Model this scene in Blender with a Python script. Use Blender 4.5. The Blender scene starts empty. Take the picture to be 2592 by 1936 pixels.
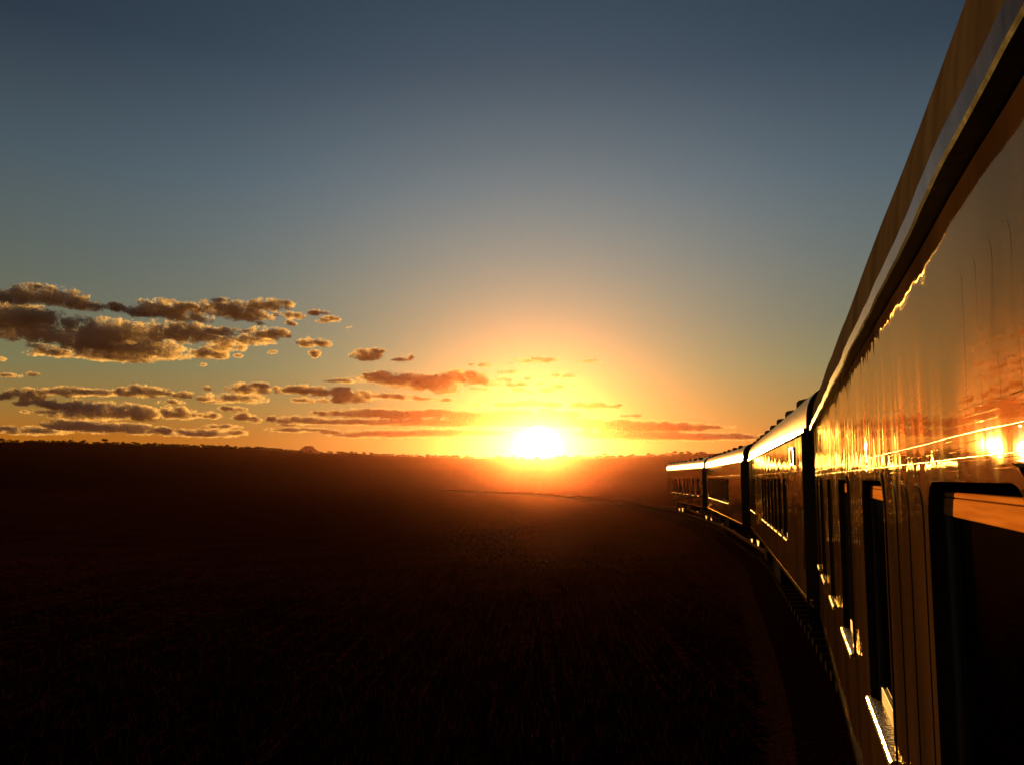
import bpy, math, random
import numpy as np
from mathutils import Vector, noise
from math import radians as R, sin, cos, tan, pi, sqrt, atan2, asin, exp

random.seed(7)
rng = np.random.default_rng(7)
sc = bpy.context.scene
COL = sc.collection

# ------------------------------------------------------------------ basics
SUN_AZ, SUN_EL = R(1.7), R(1.95)          # azimuth measured from +Y towards +X
CAM = Vector((0, 0, 3.24))
RAIL = 0.55                               # rail head above the plain


def tag(o, label=None, cat=None, group=None, kind=None):
    if label: o['label'] = label
    if cat: o['category'] = cat
    if group: o['group'] = group
    if kind: o['kind'] = kind
    return o


def empty(name, loc, rz=0.0):
    o = bpy.data.objects.new(name, None)
    COL.objects.link(o)
    o.location = loc
    o.rotation_euler = (0, 0, rz)
    o.empty_display_size = 0.3
    return o


class MB:
    """collects faces of one mesh"""
    def __init__(self):
        self.v = []; self.f = []; self.sm = []

    def add(self, vs, fs, smooth=False):
        b = len(self.v)
        self.v.extend([tuple(p) for p in vs])
        self.f.extend([tuple(b + i for i in f) for f in fs])
        self.sm.extend([smooth] * len(fs))

    def box(self, x0, x1, y0, y1, z0, z1, bev=0.0):
        if bev <= 0:
            vs = [(x, y, z) for x in (x0, x1) for y in (y0, y1) for z in (z0, z1)]
            self.add(vs, [(0, 1, 3, 2), (4, 6, 7, 5), (0, 4, 5, 1), (2, 3, 7, 6), (0, 2, 6, 4), (1, 5, 7, 3)])
            return
        b = min(bev, (x1 - x0) * .45, (y1 - y0) * .45, (z1 - z0) * .45)
        vs = []; idx = {}
        cs = ((x0, x1), (y0, y1), (z0, z1))
        for i in (0, 1):
            for j in (0, 1):
                for k in (0, 1):
                    c = [cs[0][i], cs[1][j], cs[2][k]]
                    sg = [1 - 2 * i, 1 - 2 * j, 1 - 2 * k]
                    for a in range(3):
                        p = [c[m] + (sg[m] * b if m != a else 0) for m in range(3)]
                        idx[i, j, k, a] = len(vs); vs.append(p)
        fs = []
        for a in range(3):
            o1, o2 = [m for m in range(3) if m != a]
            for s in (0, 1):
                q = []
                for (u, w) in ((0, 0), (1, 0), (1, 1), (0, 1)):
                    key = [0, 0, 0]; key[a] = s; key[o1] = u; key[o2] = w
                    q.append(idx[key[0], key[1], key[2], a])
                fs.append(q)
            for u in (0, 1):
                for w in (0, 1):
                    k0 = [0, 0, 0]; k1 = [0, 0, 0]
                    k0[o1] = k1[o1] = u; k0[o2] = k1[o2] = w; k1[a] = 1
                    fs.append((idx[tuple(k0) + (o1,)], idx[tuple(k1) + (o1,)], idx[tuple(k1) + (o2,)], idx[tuple(k0) + (o2,)]))
        for i in (0, 1):
            for j in (0, 1):
                for k in (0, 1):
                    fs.append((idx[i, j, k, 0], idx[i, j, k, 1], idx[i, j, k, 2]))
        self.add(vs, fs)

    def prism_x(self, prof, x0, x1, caps=True, smooth=False, n=1):
        """extrude the closed (y, z) profile along x"""
        m = len(prof); vs = []; fs = []
        for i in range(n + 1):
            x = x0 + (x1 - x0) * i / n
            vs += [(x, y, z) for y, z in prof]
        for i in range(n):
            for j in range(m):
                fs.append((i * m + j, i * m + (j + 1) % m, (i + 1) * m + (j + 1) % m, (i + 1) * m + j))
        self.add(vs, fs, smooth)
        if caps:
            self.add([(x0, y, z) for y, z in prof], [tuple(range(m))])
            self.add([(x1, y, z) for y, z in prof], [tuple(range(m))[::-1]])

    def tube(self, pts, r, n=8, caps=True):
        rings = []
        for i, p in enumerate(pts):
            p = Vector(p)
            a = Vector(pts[max(i - 1, 0)]); b = Vector(pts[min(i + 1, len(pts) - 1)])
            t = (b - a).normalized()
            u = t.cross(Vector((0, 0, 1)))
            if u.length < 1e-3: u = t.cross(Vector((0, 1, 0)))
            u.normalize(); w = t.cross(u)
            rr = r[i] if isinstance(r, (list, tuple)) else r
            rings.append([p + (u * cos(2 * pi * k / n) + w * sin(2 * pi * k / n)) * rr for k in range(n)])
        vs = [q for g in rings for q in g]; fs = []
        for i in range(len(rings) - 1):
            for k in range(n):
                fs.append((i * n + k, i * n + (k + 1) % n, (i + 1) * n + (k + 1) % n, (i + 1) * n + k))
        if caps:
            fs.append(tuple(range(n))[::-1]); fs.append(tuple((len(rings) - 1) * n + k for k in range(n)))
        self.add(vs, fs, True)

    def cyl_y(self, cx, cz, y0, y1, rad, n=24):
        self.add([(cx + rad * cos(2 * pi * k / n), y, cz + rad * sin(2 * pi * k / n)) for y in (y0, y1) for k in range(n)],
                 [(k, (k + 1) % n, n + (k + 1) % n, n + k) for k in range(n)] + [tuple(range(n)), tuple(range(n, 2 * n))[::-1]])

    def build(self, name, mat, parent=None, loc=None):
        me = bpy.data.meshes.new(name)
        me.from_pydata(self.v, [], self.f)
        me.polygons.foreach_set('use_smooth', self.sm)
        me.update()
        o = bpy.data.objects.new(name, me)
        COL.objects.link(o)
        if mat: me.materials.append(mat)
        if parent: o.parent = parent
        if loc is not None: o.location = loc
        return o


def np_mesh(name, verts, k, mat, parent=None):
    """verts (n*k, 3): n separate k-gons"""
    n = len(verts) // k
    me = bpy.data.meshes.new(name)
    me.vertices.add(n * k); me.loops.add(n * k); me.polygons.add(n)
    me.vertices.foreach_set('co', verts.astype(np.float32).ravel())
    me.loops.foreach_set('vertex_index', np.arange(n * k, dtype=np.int32))
    me.polygons.foreach_set('loop_start', np.arange(0, n * k, k, dtype=np.int32))
    me.polygons.foreach_set('loop_total', np.full(n, k, dtype=np.int32))
    me.update(calc_edges=True)
    me.materials.append(mat)
    o = bpy.data.objects.new(name, me)
    COL.objects.link(o)
    if parent: o.parent = parent
    return o


def flakes(cent, size, k=4, flat=0.0):
    """randomly turned k-gons at the centres"""
    n = len(cent)
    a = rng.normal(size=(n, 3)); a /= np.linalg.norm(a, axis=1)[:, None]
    b = rng.normal(size=(n, 3)); b -= (a * b).sum(1)[:, None] * a
    b /= np.linalg.norm(b, axis=1)[:, None]
    out = np.empty((n, k, 3))
    s = np.asarray(size).reshape(-1, 1) * np.ones((n, 1))
    for i in range(k):
        t = 2 * pi * (i + .5) / k
        rr = s * rng.uniform(.7, 1.2, (n, 1)) * .62
        out[:, i] = cent + a * (cos(t) * rr) + b * (sin(t) * rr)
    return out.reshape(-1, 3)


# ------------------------------------------------------------------ materials
def new_mat(name):
    m = bpy.data.materials.new(name); m.use_nodes = True
    return m, m.node_tree, m.node_tree.nodes['Principled BSDF']


def noise_col(nt, scale, c0, c1, coord='Object', detail=4, vec_scale=None, lo=.35, hi=.65):
    tc = nt.nodes.new('ShaderNodeTexCoord')
    mp = nt.nodes.new('ShaderNodeMapping')
    if vec_scale: mp.inputs['Scale'].default_value = vec_scale
    nz = nt.nodes.new('ShaderNodeTexNoise'); nz.inputs['Scale'].default_value = scale; nz.inputs['Detail'].default_value = detail
    rp = nt.nodes.new('ShaderNodeValToRGB')
    rp.color_ramp.elements[0].position = lo; rp.color_ramp.elements[0].color = (*c0, 1)
    rp.color_ramp.elements[1].position = hi; rp.color_ramp.elements[1].color = (*c1, 1)
    nt.links.new(tc.outputs[coord], mp.inputs[0]); nt.links.new(mp.outputs[0], nz.inputs['Vector'])
    nt.links.new(nz.outputs['Fac'], rp.inputs[0])
    return rp.outputs[0], nz.outputs['Fac'], mp.outputs[0]


def bump(nt, bs, hsock, strength, dist):
    b = nt.nodes.new('ShaderNodeBump'); b.inputs['Strength'].default_value = strength; b.inputs['Distance'].default_value = dist
    nt.links.new(hsock, b.inputs['Height']); nt.links.new(b.outputs[0], bs.inputs['Normal'])
    return b


def simple(name, c0, c1, rough, scale=6, metal=0.0, ior=1.5, bmp=0.0, bscale=None, vec_scale=None, coat=0.0, bdist=.003, spec=.5):
    m, nt, bs = new_mat(name)
    c, f, mp = noise_col(nt, scale, c0, c1, vec_scale=vec_scale)
    nt.links.new(c, bs.inputs['Base Color'])
    bs.inputs['Roughness'].default_value = rough; bs.inputs['Metallic'].default_value = metal; bs.inputs['Specular IOR Level'].default_value = spec; bs.inputs['IOR'].default_value = ior
    bs.inputs['Coat Weight'].default_value = coat; bs.inputs['Coat Roughness'].default_value = .04
    if bmp:
        nz = nt.nodes.new('ShaderNodeTexNoise'); nz.inputs['Scale'].default_value = bscale or scale * 4; nz.inputs['Detail'].default_value = 3
        nt.links.new(mp, nz.inputs['Vector'])
        bump(nt, bs, nz.outputs['Fac'], bmp, bdist)
    return m


def m_paint():
    """dark varnished coach paint: a tinted gloss over a brown ground, with dust runs and fine scratches"""
    m, nt, bs = new_mat('coach_paint')
    out = nt.nodes['Material Output']; nt.nodes.remove(bs)
    N = nt.nodes.new; Lk = nt.links.new
    c, f, mp = noise_col(nt, 2.2, (.026, .014, .008), (.050, .027, .015), vec_scale=(1, 1, .25), detail=6)
    df = N('ShaderNodeBsdfDiffuse'); Lk(c, df.inputs[0])
    gl = N('ShaderNodeBsdfGlossy'); gl.inputs[0].default_value = (.84, .69, .43, 1)
    tc = N('ShaderNodeTexCoord')
    m2 = N('ShaderNodeMapping'); m2.inputs['Scale'].default_value = (1.5, 1, .12); Lk(tc.outputs['Object'], m2.inputs[0])
    n2 = N('ShaderNodeTexNoise'); n2.inputs['Scale'].default_value = 7; n2.inputs['Detail'].default_value = 5; Lk(m2.outputs[0], n2.inputs['Vector'])
    rp = N('ShaderNodeMapRange'); rp.inputs[1].default_value = .35; rp.inputs[2].default_value = .75
    rp.inputs[3].default_value = .012; rp.inputs[4].default_value = .06
    Lk(n2.outputs['Fac'], rp.inputs[0]); Lk(rp.outputs[0], gl.inputs['Roughness'])
    n3 = N('ShaderNodeTexNoise'); n3.inputs['Scale'].default_value = 26; n3.inputs['Detail'].default_value = 2; Lk(m2.outputs[0], n3.inputs['Vector'])
    b = N('ShaderNodeBump'); b.inputs['Strength'].default_value = .12; b.inputs['Distance'].default_value = .0008
    Lk(n3.outputs['Fac'], b.inputs['Height'])
    # wiping scratches running up the panels at a slant
    m4 = N('ShaderNodeMapping'); m4.inputs['Rotation'].default_value = (0, R(28), 0); m4.inputs['Scale'].default_value = (3, 1, 150)
    Lk(tc.outputs['Object'], m4.inputs[0])
    n4 = N('ShaderNodeTexNoise'); n4.inputs['Scale'].default_value = 1.0; n4.inputs['Detail'].default_value = 2; Lk(m4.outputs[0], n4.inputs['Vector'])
    r4 = N('ShaderNodeMapRange'); r4.inputs[1].default_value = .62; r4.inputs[2].default_value = .72; Lk(n4.outputs['Fac'], r4.inputs[0])
    b4 = N('ShaderNodeBump'); b4.inputs['Strength'].default_value = .13; b4.inputs['Distance'].default_value = .0006
    Lk(r4.outputs[0], b4.inputs['Height']); Lk(b.outputs[0], b4.inputs['Normal'])
    fr = N('ShaderNodeFresnel'); ge = N('ShaderNodeNewGeometry'); ir = N('ShaderNodeMapRange')
    ir.inputs[3].default_value = 1.18; ir.inputs[4].default_value = 1 / 1.18          # same gloss whichever way a sheet is wound
    Lk(ge.outputs['Backfacing'], ir.inputs[0]); Lk(ir.outputs[0], fr.inputs['IOR'])
    Lk(b4.outputs[0], fr.inputs['Normal']); Lk(b4.outputs[0], gl.inputs['Normal'])
    mx = N('ShaderNodeMixShader'); Lk(fr.outputs[0], mx.inputs[0]); Lk(df.outputs[0], mx.inputs[1]); Lk(gl.outputs[0], mx.inputs[2])
    Lk(mx.outputs[0], out.inputs['Surface'])
    return m


def m_roof():
    m, nt, bs = new_mat('roof_paint')
    c, f, mp = noise_col(nt, 3.0, (.030, .022, .019), (.065, .052, .046), vec_scale=(3.5, .6, .6), detail=7, lo=.3, hi=.7)
    nt.links.new(c, bs.inputs['Base Color'])
    bs.inputs['Roughness'].default_value = .18; bs.inputs['IOR'].default_value = 1.04
    nz = nt.nodes.new('ShaderNodeTexNoise'); nz.inputs['Scale'].default_value = 2.2; nz.inputs['Detail'].default_value = 3
    mp2 = nt.nodes.new('ShaderNodeMapping'); mp2.inputs['Scale'].default_value = (3, .5, .5)
    tc = nt.nodes.new('ShaderNodeTexCoord'); nt.links.new(tc.outputs['Object'], mp2.inputs[0]); nt.links.new(mp2.outputs[0], nz.inputs['Vector'])
    bump(nt, bs, nz.outputs['Fac'], .3, .010)
    return m


def m_glass():
    m, nt, bs = new_mat('window_glass')
    out = nt.nodes['Material Output']
    nt.nodes.remove(bs)
    tr = nt.nodes.new('ShaderNodeBsdfTransparent'); tr.inputs[0].default_value = (.62, .6, .55, 1)
    gl = nt.nodes.new('ShaderNodeBsdfGlossy'); gl.inputs['Roughness'].default_value = .03
    fr = nt.nodes.new('ShaderNodeFresnel'); fr.inputs['IOR'].default_value = 1.5
    mx = nt.nodes.new('ShaderNodeMixShader')
    nt.links.new(fr.outputs[0], mx.inputs[0]); nt.links.new(tr.outputs[0], mx.inputs[1]); nt.links.new(gl.outputs[0], mx.inputs[2])
    nt.links.new(mx.outputs[0], out.inputs['Surface'])
    return m


def m_leaf(name, c0, c1, trans=.45, scale=.2):
    m, nt, bs = new_mat(name)
    out = nt.nodes['Material Output']
    nt.nodes.remove(bs)
    c, f, mp = noise_col(nt, scale, c0, c1)
    d = nt.nodes.new('ShaderNodeBsdfDiffuse'); t = nt.nodes.new('ShaderNodeBsdfTranslucent'); mx = nt.nodes.new('ShaderNodeMixShader')
    mx.inputs[0].default_value = trans
    nt.links.new(c, d.inputs[0]); nt.links.new(c, t.inputs[0])
    nt.links.new(d.outputs[0], mx.inputs[1]); nt.links.new(t.outputs[0], mx.inputs[2]); nt.links.new(mx.outputs[0], out.inputs['Surface'])
    return m


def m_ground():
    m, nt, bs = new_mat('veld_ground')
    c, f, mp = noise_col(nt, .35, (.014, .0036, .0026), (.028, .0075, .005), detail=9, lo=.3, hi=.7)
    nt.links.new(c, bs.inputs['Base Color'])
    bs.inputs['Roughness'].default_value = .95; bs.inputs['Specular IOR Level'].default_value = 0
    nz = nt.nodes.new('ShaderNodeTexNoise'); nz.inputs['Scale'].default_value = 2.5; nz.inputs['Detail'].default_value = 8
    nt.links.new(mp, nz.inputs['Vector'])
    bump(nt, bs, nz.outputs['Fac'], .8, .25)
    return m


M = dict(
    paint=m_paint(), roof=m_roof(), glass=m_glass(), ground=m_ground(),
    roof_dusty=simple('dusty_roof_paint', (.027, .021, .022), (.044, .035, .035), .8, 2, vec_scale=(2.5, .5, .5), spec=0),
    dark=simple('underframe_black', (.008, .007, .006), (.018, .014, .012), .6, 9, spec=0),
    end=simple('dark_end_panel', (.012, .009, .008), (.022, .016, .013), .7, 5),
    rubber=simple('bellows_canvas', (.008, .007, .007), (.016, .013, .012), .85, 12),
    gutter=simple('gutter_metal', (.016, .014, .012), (.03, .027, .024), .16, 8, ior=1.10, bmp=.4, bscale=14, bdist=.004),
    brass=simple('worn_brass', (.34, .25, .13), (.5, .39, .22), .24, 20, metal=1.0, bmp=.9, bscale=45, bdist=.006),
    wood=simple('varnished_wood', (.40, .14, .03), (.55, .21, .05), .6, 5, vec_scale=(.6, 8, 14), spec=0),
    inside=simple('coach_interior', (.03, .02, .014), (.06, .04, .026), .7, 3),
    steel=simple('rusty_rail', (.035, .02, .014), (.07, .042, .03), .6, 9, spec=0),
    wheel=simple('wheel_steel', (.02, .016, .014), (.05, .04, .034), .5, 9, spec=.1),
    sleeper=simple('sleeper_wood', (.012, .008, .006), (.025, .017, .012), .9, 6, bmp=.6, spec=0),
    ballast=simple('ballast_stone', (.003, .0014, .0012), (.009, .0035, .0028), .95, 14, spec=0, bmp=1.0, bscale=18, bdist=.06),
    loco=simple('locomotive_paint', (.010, .006, .005), (.020, .011, .008), .6, 4, spec=0),
    hill=simple('hill_rock', (.035, .022, .016), (.08, .05, .034), .95, .05, bmp=.7, bscale=.12, bdist=2.0),
    bark=simple('tree_bark', (.03, .02, .014), (.06, .042, .03), .9, 2),
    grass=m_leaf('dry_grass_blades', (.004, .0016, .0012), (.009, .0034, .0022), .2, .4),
    tree=m_leaf('acacia_leaves', (.028, .030, .012), (.055, .05, .02), .35, .2),
    cloud=m_leaf('cloud_vapour', (.88, .81, .70), (.94, .87, .75), .55, .002),
)

# ------------------------------------------------------------------ terrain
# skyline elevation (degrees above eye level) by azimuth, as the far ridge rises and dips
RIDGE = [(-180, 1.7), (-90, 1.9), (-60, 2.0), (-31, 2.05), (-27, 2.07), (-23, 2.0), (-19.5, 1.93), (-16.5, 1.85), (-14, 1.68),
         (-12, 1.58), (-10.3, 1.62), (-8.6, 1.50), (-6.2, 1.40), (-1.5, 1.34), (4, 1.33), (8, 1.38), (10.5, 1.45), (13, 1.62), (18, 1.8), (30, 1.9), (60, 1.8), (180, 1.7)]


def ridge_el(a):
    for (a0, e0), (a1, e1) in zip(RIDGE, RIDGE[1:]):
        if a0 <= a <= a1:
            t = (a - a0) / (a1 - a0); t = t * t * (3 - 2 * t)
            return e0 + (e1 - e0) * t
    return 1.7


RD = 1450.0


def ground_z(x, y):
    r = sqrt(x * x + y * y)
    a = math.degrees(atan2(x, y))
    rd = RD
    top = CAM.z + rd * tan(R(ridge_el(a)))
    u = min(max((r - 160) / (rd - 160), 0), 1)
    h = top * (u * u * (1.7 - .7 * u))
    if r > rd:
        h = top - (r - rd) * .018
    n = noise.noise(Vector((x * .004, y * .004, 3.1))) * 5.0 * min(max((r - 120) / 500, 0), 1) * (1 - min(max((r - 900) / 400, 0), 1))
    n += noise.noise(Vector((x * .05, y * .05, .7))) * .10 * min(r / 25, 1)
    if r > 1100:
        n += noise.noise(Vector((x * .02, y * .02, 9.0))) * .8
    return h + n - .05


def make_ground():
    az = list(np.arange(-180, -34, 3.0)) + list(np.arange(-34, 34, .5)) + list(np.arange(34, 180, 3.0))
    rr = [1.5]
    while rr[-1] < 1250: rr.append(rr[-1] * 1.07 + .25)
    rr += [1300, 1350, 1400, 1425, 1450, 1475, 1520, 1600, 1800, 2300, 3200, 4500, 6500]
    mb = MB(); vs = [(0, 0, ground_z(0.01, 0.01))]; n = len(az)
    for r in rr:
        for a in az:
            x, y = r * sin(R(a)), r * cos(R(a)); vs.append((x, y, ground_z(x, y)))
    fs = [(0, 1 + (j + 1) % n, 1 + j) for j in range(n)]
    for i in range(len(rr) - 1):
        for j in range(n):
            a, b = 1 + i * n + j, 1 + i * n + (j + 1) % n
            fs.append((a, b, b + n, a + n))
    mb.add(vs, fs, True)
    return tag(mb.build('ground', M['ground']), kind='structure')


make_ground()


def make_knoll():
    # flat topped hill standing behind the ridge
    D = 2600.0; a0 = R(-13.1)
    mb = MB(); N = 40; K = 12; vs = []; fs = []
    cx, cy = D * sin(a0), D * cos(a0)
    ht = CAM.z + D * tan(R(2.06)); base = CAM.z + D * tan(R(1.56))
    prof = [(1.0, 0.0), (.84, .07), (.68, .19), (.53, .37), (.41, .58), (.32, .77), (.25, .92), (.2, .985), (.12, 1.0), (.05, .99)]
    for (q, z) in prof:
        for k in range(N):
            t = 2 * pi * k / N
            w = 1 + .10 * noise.noise(Vector((cos(t) * 2, sin(t) * 2, q * 4)))
            rx = 50 * q * w * (1.15 if cos(t) < 0 else .95); ry = 85 * q * w
            vs.append((cx + rx * cos(t), cy + ry * sin(t), base + (ht - base) * z + 1.2 * noise.noise(Vector((cos(t) * 4, sin(t) * 4, z * 5)))))
    for i in range(len(prof) - 1):
        for k in range(N):
            fs.append((i * N + k, i * N + (k + 1) % N, (i + 1) * N + (k + 1) % N, (i + 1) * N + k))
    fs.append(tuple((len(prof) - 1) * N + k for k in range(N)))
    # skirt down to the plateau
    b = len(vs)
    for k in range(N):
        x, y, z = vs[k]; vs.append((cx + (x - cx) * 1.8, cy + (y - cy) * 1.8, -10))
    for k in range(N): fs.append((b + k, b + (k + 1) % N, (k + 1) % N, k))
    mb.add(vs, fs, True)
    return tag(mb.build('hill', M['hill']), kind='structure')


make_knoll()


def polar(az_deg, r):
    x, y = r * sin(R(az_deg)), r * cos(R(az_deg))
    return x, y, ground_z(x, y)


# woodland along the far ridge: one mass of crowns
def make_woodland():
    cs = []
    for a in np.arange(-33, 12.5, .045):
        dens = .75 if a < -14 else (.45 if a < -6 else .4)
        if a > 3: dens = .8
        if random.random() > dens * (.55 + .6 * (noise.noise(Vector((a * 1.3, 0, 0))) + .3)): continue
        x, y, z = polar(a + random.uniform(-.03, .03), RD + random.uniform(-60, 12))
        h = random.uniform(1.6, 4.6); w = random.uniform(1.6, 4.2)
        n = int(26 * w)
        p = rng.normal(size=(n, 3)); p /= np.linalg.norm(p, axis=1)[:, None]; p *= rng.uniform(.3, 1, (n, 1)) ** .5
        cs.append(np.array([x, y, z + h * .55]) + p * np.array([w, w, h * .5]))
    c = np.concatenate(cs)
    o = np_mesh('woodland', flakes(c, rng.uniform(.7, 1.5, len(c))), 4, M['tree'])
    return tag(o, kind='stuff', label='dark bushveld trees massed along the far ridge')


make_woodland()


def tree_proto():
    t = empty('acacia_tree', (0, 0, 0))
    mb = MB()
    mb.tube([(0, 0, -.4), (.08, .02, 1.2), (.02, .1, 2.4), (.1, .1, 3.2)], [.28, .2, .16, .1], 8)
    for k in range(6):
        a = k * 1.05 + .3
        mb.tube([(.05, .08, 2.1 + .15 * (k % 3)), (.9 * cos(a), .9 * sin(a), 3.1), (1.9 * cos(a), 1.9 * sin(a), 3.8)], [.1, .07, .03], 6)
    mb.build('trunk', M['bark'], t)
    cs = []
    for k in range(26):
        a = random.uniform(0, 2 * pi); rr = 2.8 * sqrt(random.random())
        z = 3.9 + .9 * (1 - (rr / 2.8) ** 2) + random.uniform(-.3, .3)
        n = 70
        p = rng.normal(size=(n, 3)) * np.array([.55, .55, .28])
        cs.append(p + np.array([rr * cos(a), rr * sin(a), z]))
    c = np.concatenate(cs)
    np_mesh('crown', flakes(c, rng.uniform(.2, .45, len(c))), 4, M['tree'], t)
    return t


tp = tree_proto()
TREES = [(-30.4, 1.1), (-30.0, .8), (-26.9, .9), (-26.2, 1.0), (-25.1, 1.5), (-23.5, .9), (-22.3, .9), (-20.7, .8), (-19.6, .9), (-18.1, 1.0), (-16.2, .8),
         (-14.9, .9), (-11.85, .9), (1.6 - 5.9, .8), (3.45, .9), (4.4, 1.0), (6.1, 1.4), (7.9, 1.0), (8.9, 1.2), (10.1, 1.0), (10.6, 1.5), (11.0, 1.2), (11.4, 1.3)]
for i, (a, s) in enumerate(TREES):
    if i == 0:
        t = tp
    else:
        t = tp.copy(); COL.objects.link(t)
        for ch in tp.children:
            c = ch.copy(); COL.objects.link(c); c.parent = t
    x, y, z = polar(a, RD - 2)
    t.location = (x, y, z); t.rotation_euler = (0, 0, i * 1.7); t.scale = (s, s, s * .95)
    lab = 'small dark flat-crowned tree silhouetted on the ridge left of the sun' if a < 0 else 'small dark flat-crowned tree silhouetted on the ridge between sun and train'
    tag(t, lab, 'tree', 'trees on the left ridge' if a < 0 else 'trees on the ridge by the train')


def mast(a, h, label):
    x, y, z = polar(a, RD - 3)
    t = empty('radio_mast', (x, y, z))
    mb = MB(); mb.tube([(0, 0, -.5), (0, 0, h * .6), (0, 0, h)], [.22, .16, .07], 6); mb.build('pole', M['dark'], t)
    mb = MB(); mb.tube([(-.9, 0, h * .9), (.9, 0, h * .9)], .08, 6); mb.build('crossarm', M['dark'], t)
    tag(t, label, 'mast', 'masts on the ridge')


mast(-24.8 - 2.0, 11, 'thin mast on the ridge at far left, under the low cloud')
mast(-18.6, 10, 'thin mast on the ridge midway between left edge and flat-topped hill')


# dry grass on the plain
def track_dist_ok(x, y, lim):
    # keep clear of the railway: near coach lies right of the camera, the curve beyond it
    for (cx, cy) in TRACKPTS:
        if (x - cx) ** 2 + (y - cy) ** 2 < lim * lim: return False
    return True


# ------------------------------------------------------------------ where the train stands
PHI = [17.39, 13.0, 8.75, 3.95, -.4]
POS = [(-0.8301, -8.6031), (5.50, 11.886), (10.13, 32.86), (13.28, 54.05), (14.77, 75.45)]
LEN = 20.9


def dvec(p): return Vector((sin(R(p)), cos(R(p)), 0))


def center_line():
    pts = []
    for p, (x, y) in zip(PHI, POS):
        d = dvec(p)
        for s in (2.5, 10, 18):
            pts.append(Vector((x, y, 0)) + d * s)
    first = [Vector((POS[0][0], POS[0][1], 0)) - dvec(17.39) * s for s in (60, 40, 20, 6)]
    last = []
    p = pts[-1].copy(); a = -.9
    for k in range(30):
        a -= .9
        p = p + dvec(a) * 4; last.append(p.copy())
    return first + pts + last


CL = center_line()


def resample(pts, step):
    out = []; acc = 0
    # Catmull-Rom
    dense = []
    for i in range(len(pts) - 1):
        p0 = pts[max(i - 1, 0)]; p1 = pts[i]; p2 = pts[i + 1]; p3 = pts[min(i + 2, len(pts) - 1)]
        for k in range(12):
            t = k / 12
            dense.append(.5 * ((2 * p1) + (p2 - p0) * t + (2 * p0 - 5 * p1 + 4 * p2 - p3) * t * t + (3 * p1 - p0 - 3 * p2 + p3) * t ** 3))
    dense.append(pts[-1])
    out = [dense[0]]; need = step
    for a, b in zip(dense, dense[1:]):
        L = (b - a).length; pos = 0
        while need <= L - pos:
            pos += need; out.append(a.lerp(b, pos / L)); need = step
        need -= (L - pos)
    return out


LINE = resample(CL, .7)
TRACKPTS = [(p.x, p.y) for p in LINE[::3]]


def sweep(mb, line, prof, z0=0, smooth=False):
    m = len(prof); vs = []; fs = []
    for i, p in enumerate(line):
        t = (line[min(i + 1, len(line) - 1)] - line[max(i - 1, 0)]).normalized()
        left = Vector((-t.y, t.x, 0))
        for (l, z) in prof: vs.append(p + left * l + Vector((0, 0, z + z0)))
    for i in range(len(line) - 1):
        for j in range(m):
            fs.append((i * m + j, (i + 1) * m + j, (i + 1) * m + (j + 1) % m, i * m + (j + 1) % m))
    fs.append(tuple(range(m))); fs.append(tuple((len(line) - 1) * m + j for j in range(m))[::-1])
    mb.add(vs, fs, smooth)


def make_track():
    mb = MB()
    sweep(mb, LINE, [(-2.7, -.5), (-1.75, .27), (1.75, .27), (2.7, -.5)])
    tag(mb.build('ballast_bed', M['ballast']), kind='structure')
    tr = empty('railway_track', (LINE[0].x, LINE[0].y, 0))
    off = Vector((-LINE[0].x, -LINE[0].y, 0))
    ln = [p + off for p in LINE]
    for s in (-1, 1):
        mb = MB(); c = s * .5675
        sweep(mb, ln, [(c - .06, .40), (c - .06, .415), (c - .012, .43), (c - .012, .51), (c - .034, .52), (c - .034, RAIL), (c + .034, RAIL), (c + .034, .52), (c + .012, .51), (c + .012, .43), (c + .06, .415), (c + .06, .40)])
        mb.build('rail', M['steel'], tr)
    # sleepers
    mbs = MB(); near = []
    order = sorted(range(1, len(ln) - 1), key=lambda i: abs(LINE[i].y - 92))
    sel = set(order[:90])
    for i in range(1, len(ln) - 1):
        t = (ln[i + 1] - ln[i - 1]).normalized(); l = Vector((-t.y, t.x, 0)); p = ln[i]
        m = MB() if i in sel else mbs
        vs = [p + t * a * .11 + l * b * 1.05 + Vector((0, 0, z)) for a in (-1, 1) for b in (-1, 1) for z in (.24, .395)]
        m.add(vs, [(0, 1, 3, 2), (4, 6, 7, 5), (0, 4, 5, 1), (2, 3, 7, 6), (0, 2, 6, 4), (1, 5, 7, 3)])
        if i in sel: m.build('sleeper', M['sleeper'], tr)
    o = mbs.build('sleepers', M['sleeper'], tr); o['kind'] = 'stuff'
    tag(tr, 'railway track curving left ahead of the train, at the far bend', 'railway track')


make_track()


def make_grass():
    n = 36000
    a = np.radians(rng.uniform(-42, 22, n)); r = 2.2 * (22 ** rng.random(n))
    x, y = r * np.sin(a), r * np.cos(a)
    keep = []
    for i in range(n):
        if (x[i] > -99) and track_dist_ok(x[i], y[i], 2.0 + .8 * random.random()): keep.append(i)
    x, y, r = x[keep], y[keep], r[keep]; n = len(x)
    z = np.array([ground_z(x[i], y[i]) for i in range(n)])
    h = rng.uniform(.06, .26, n) * np.clip((47 - r) / 34, .02, 1); w = .006 + r * .0009
    t = rng.uniform(0, 2 * pi, n); dx, dy = np.cos(t), np.sin(t)
    lx, ly = rng.normal(0, .3, n) * h, rng.normal(0, .3, n) * h
    v = np.empty((n, 3, 3))
    v[:, 0] = np.stack([x - dx * w, y - dy * w, z - .02], 1); v[:, 1] = np.stack([x + dx * w, y + dy * w, z - .02], 1)
    v[:, 2] = np.stack([x + lx, y + ly, z + h], 1)
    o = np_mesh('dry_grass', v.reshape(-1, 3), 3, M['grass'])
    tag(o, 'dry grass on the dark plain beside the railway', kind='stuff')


make_grass()

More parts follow.
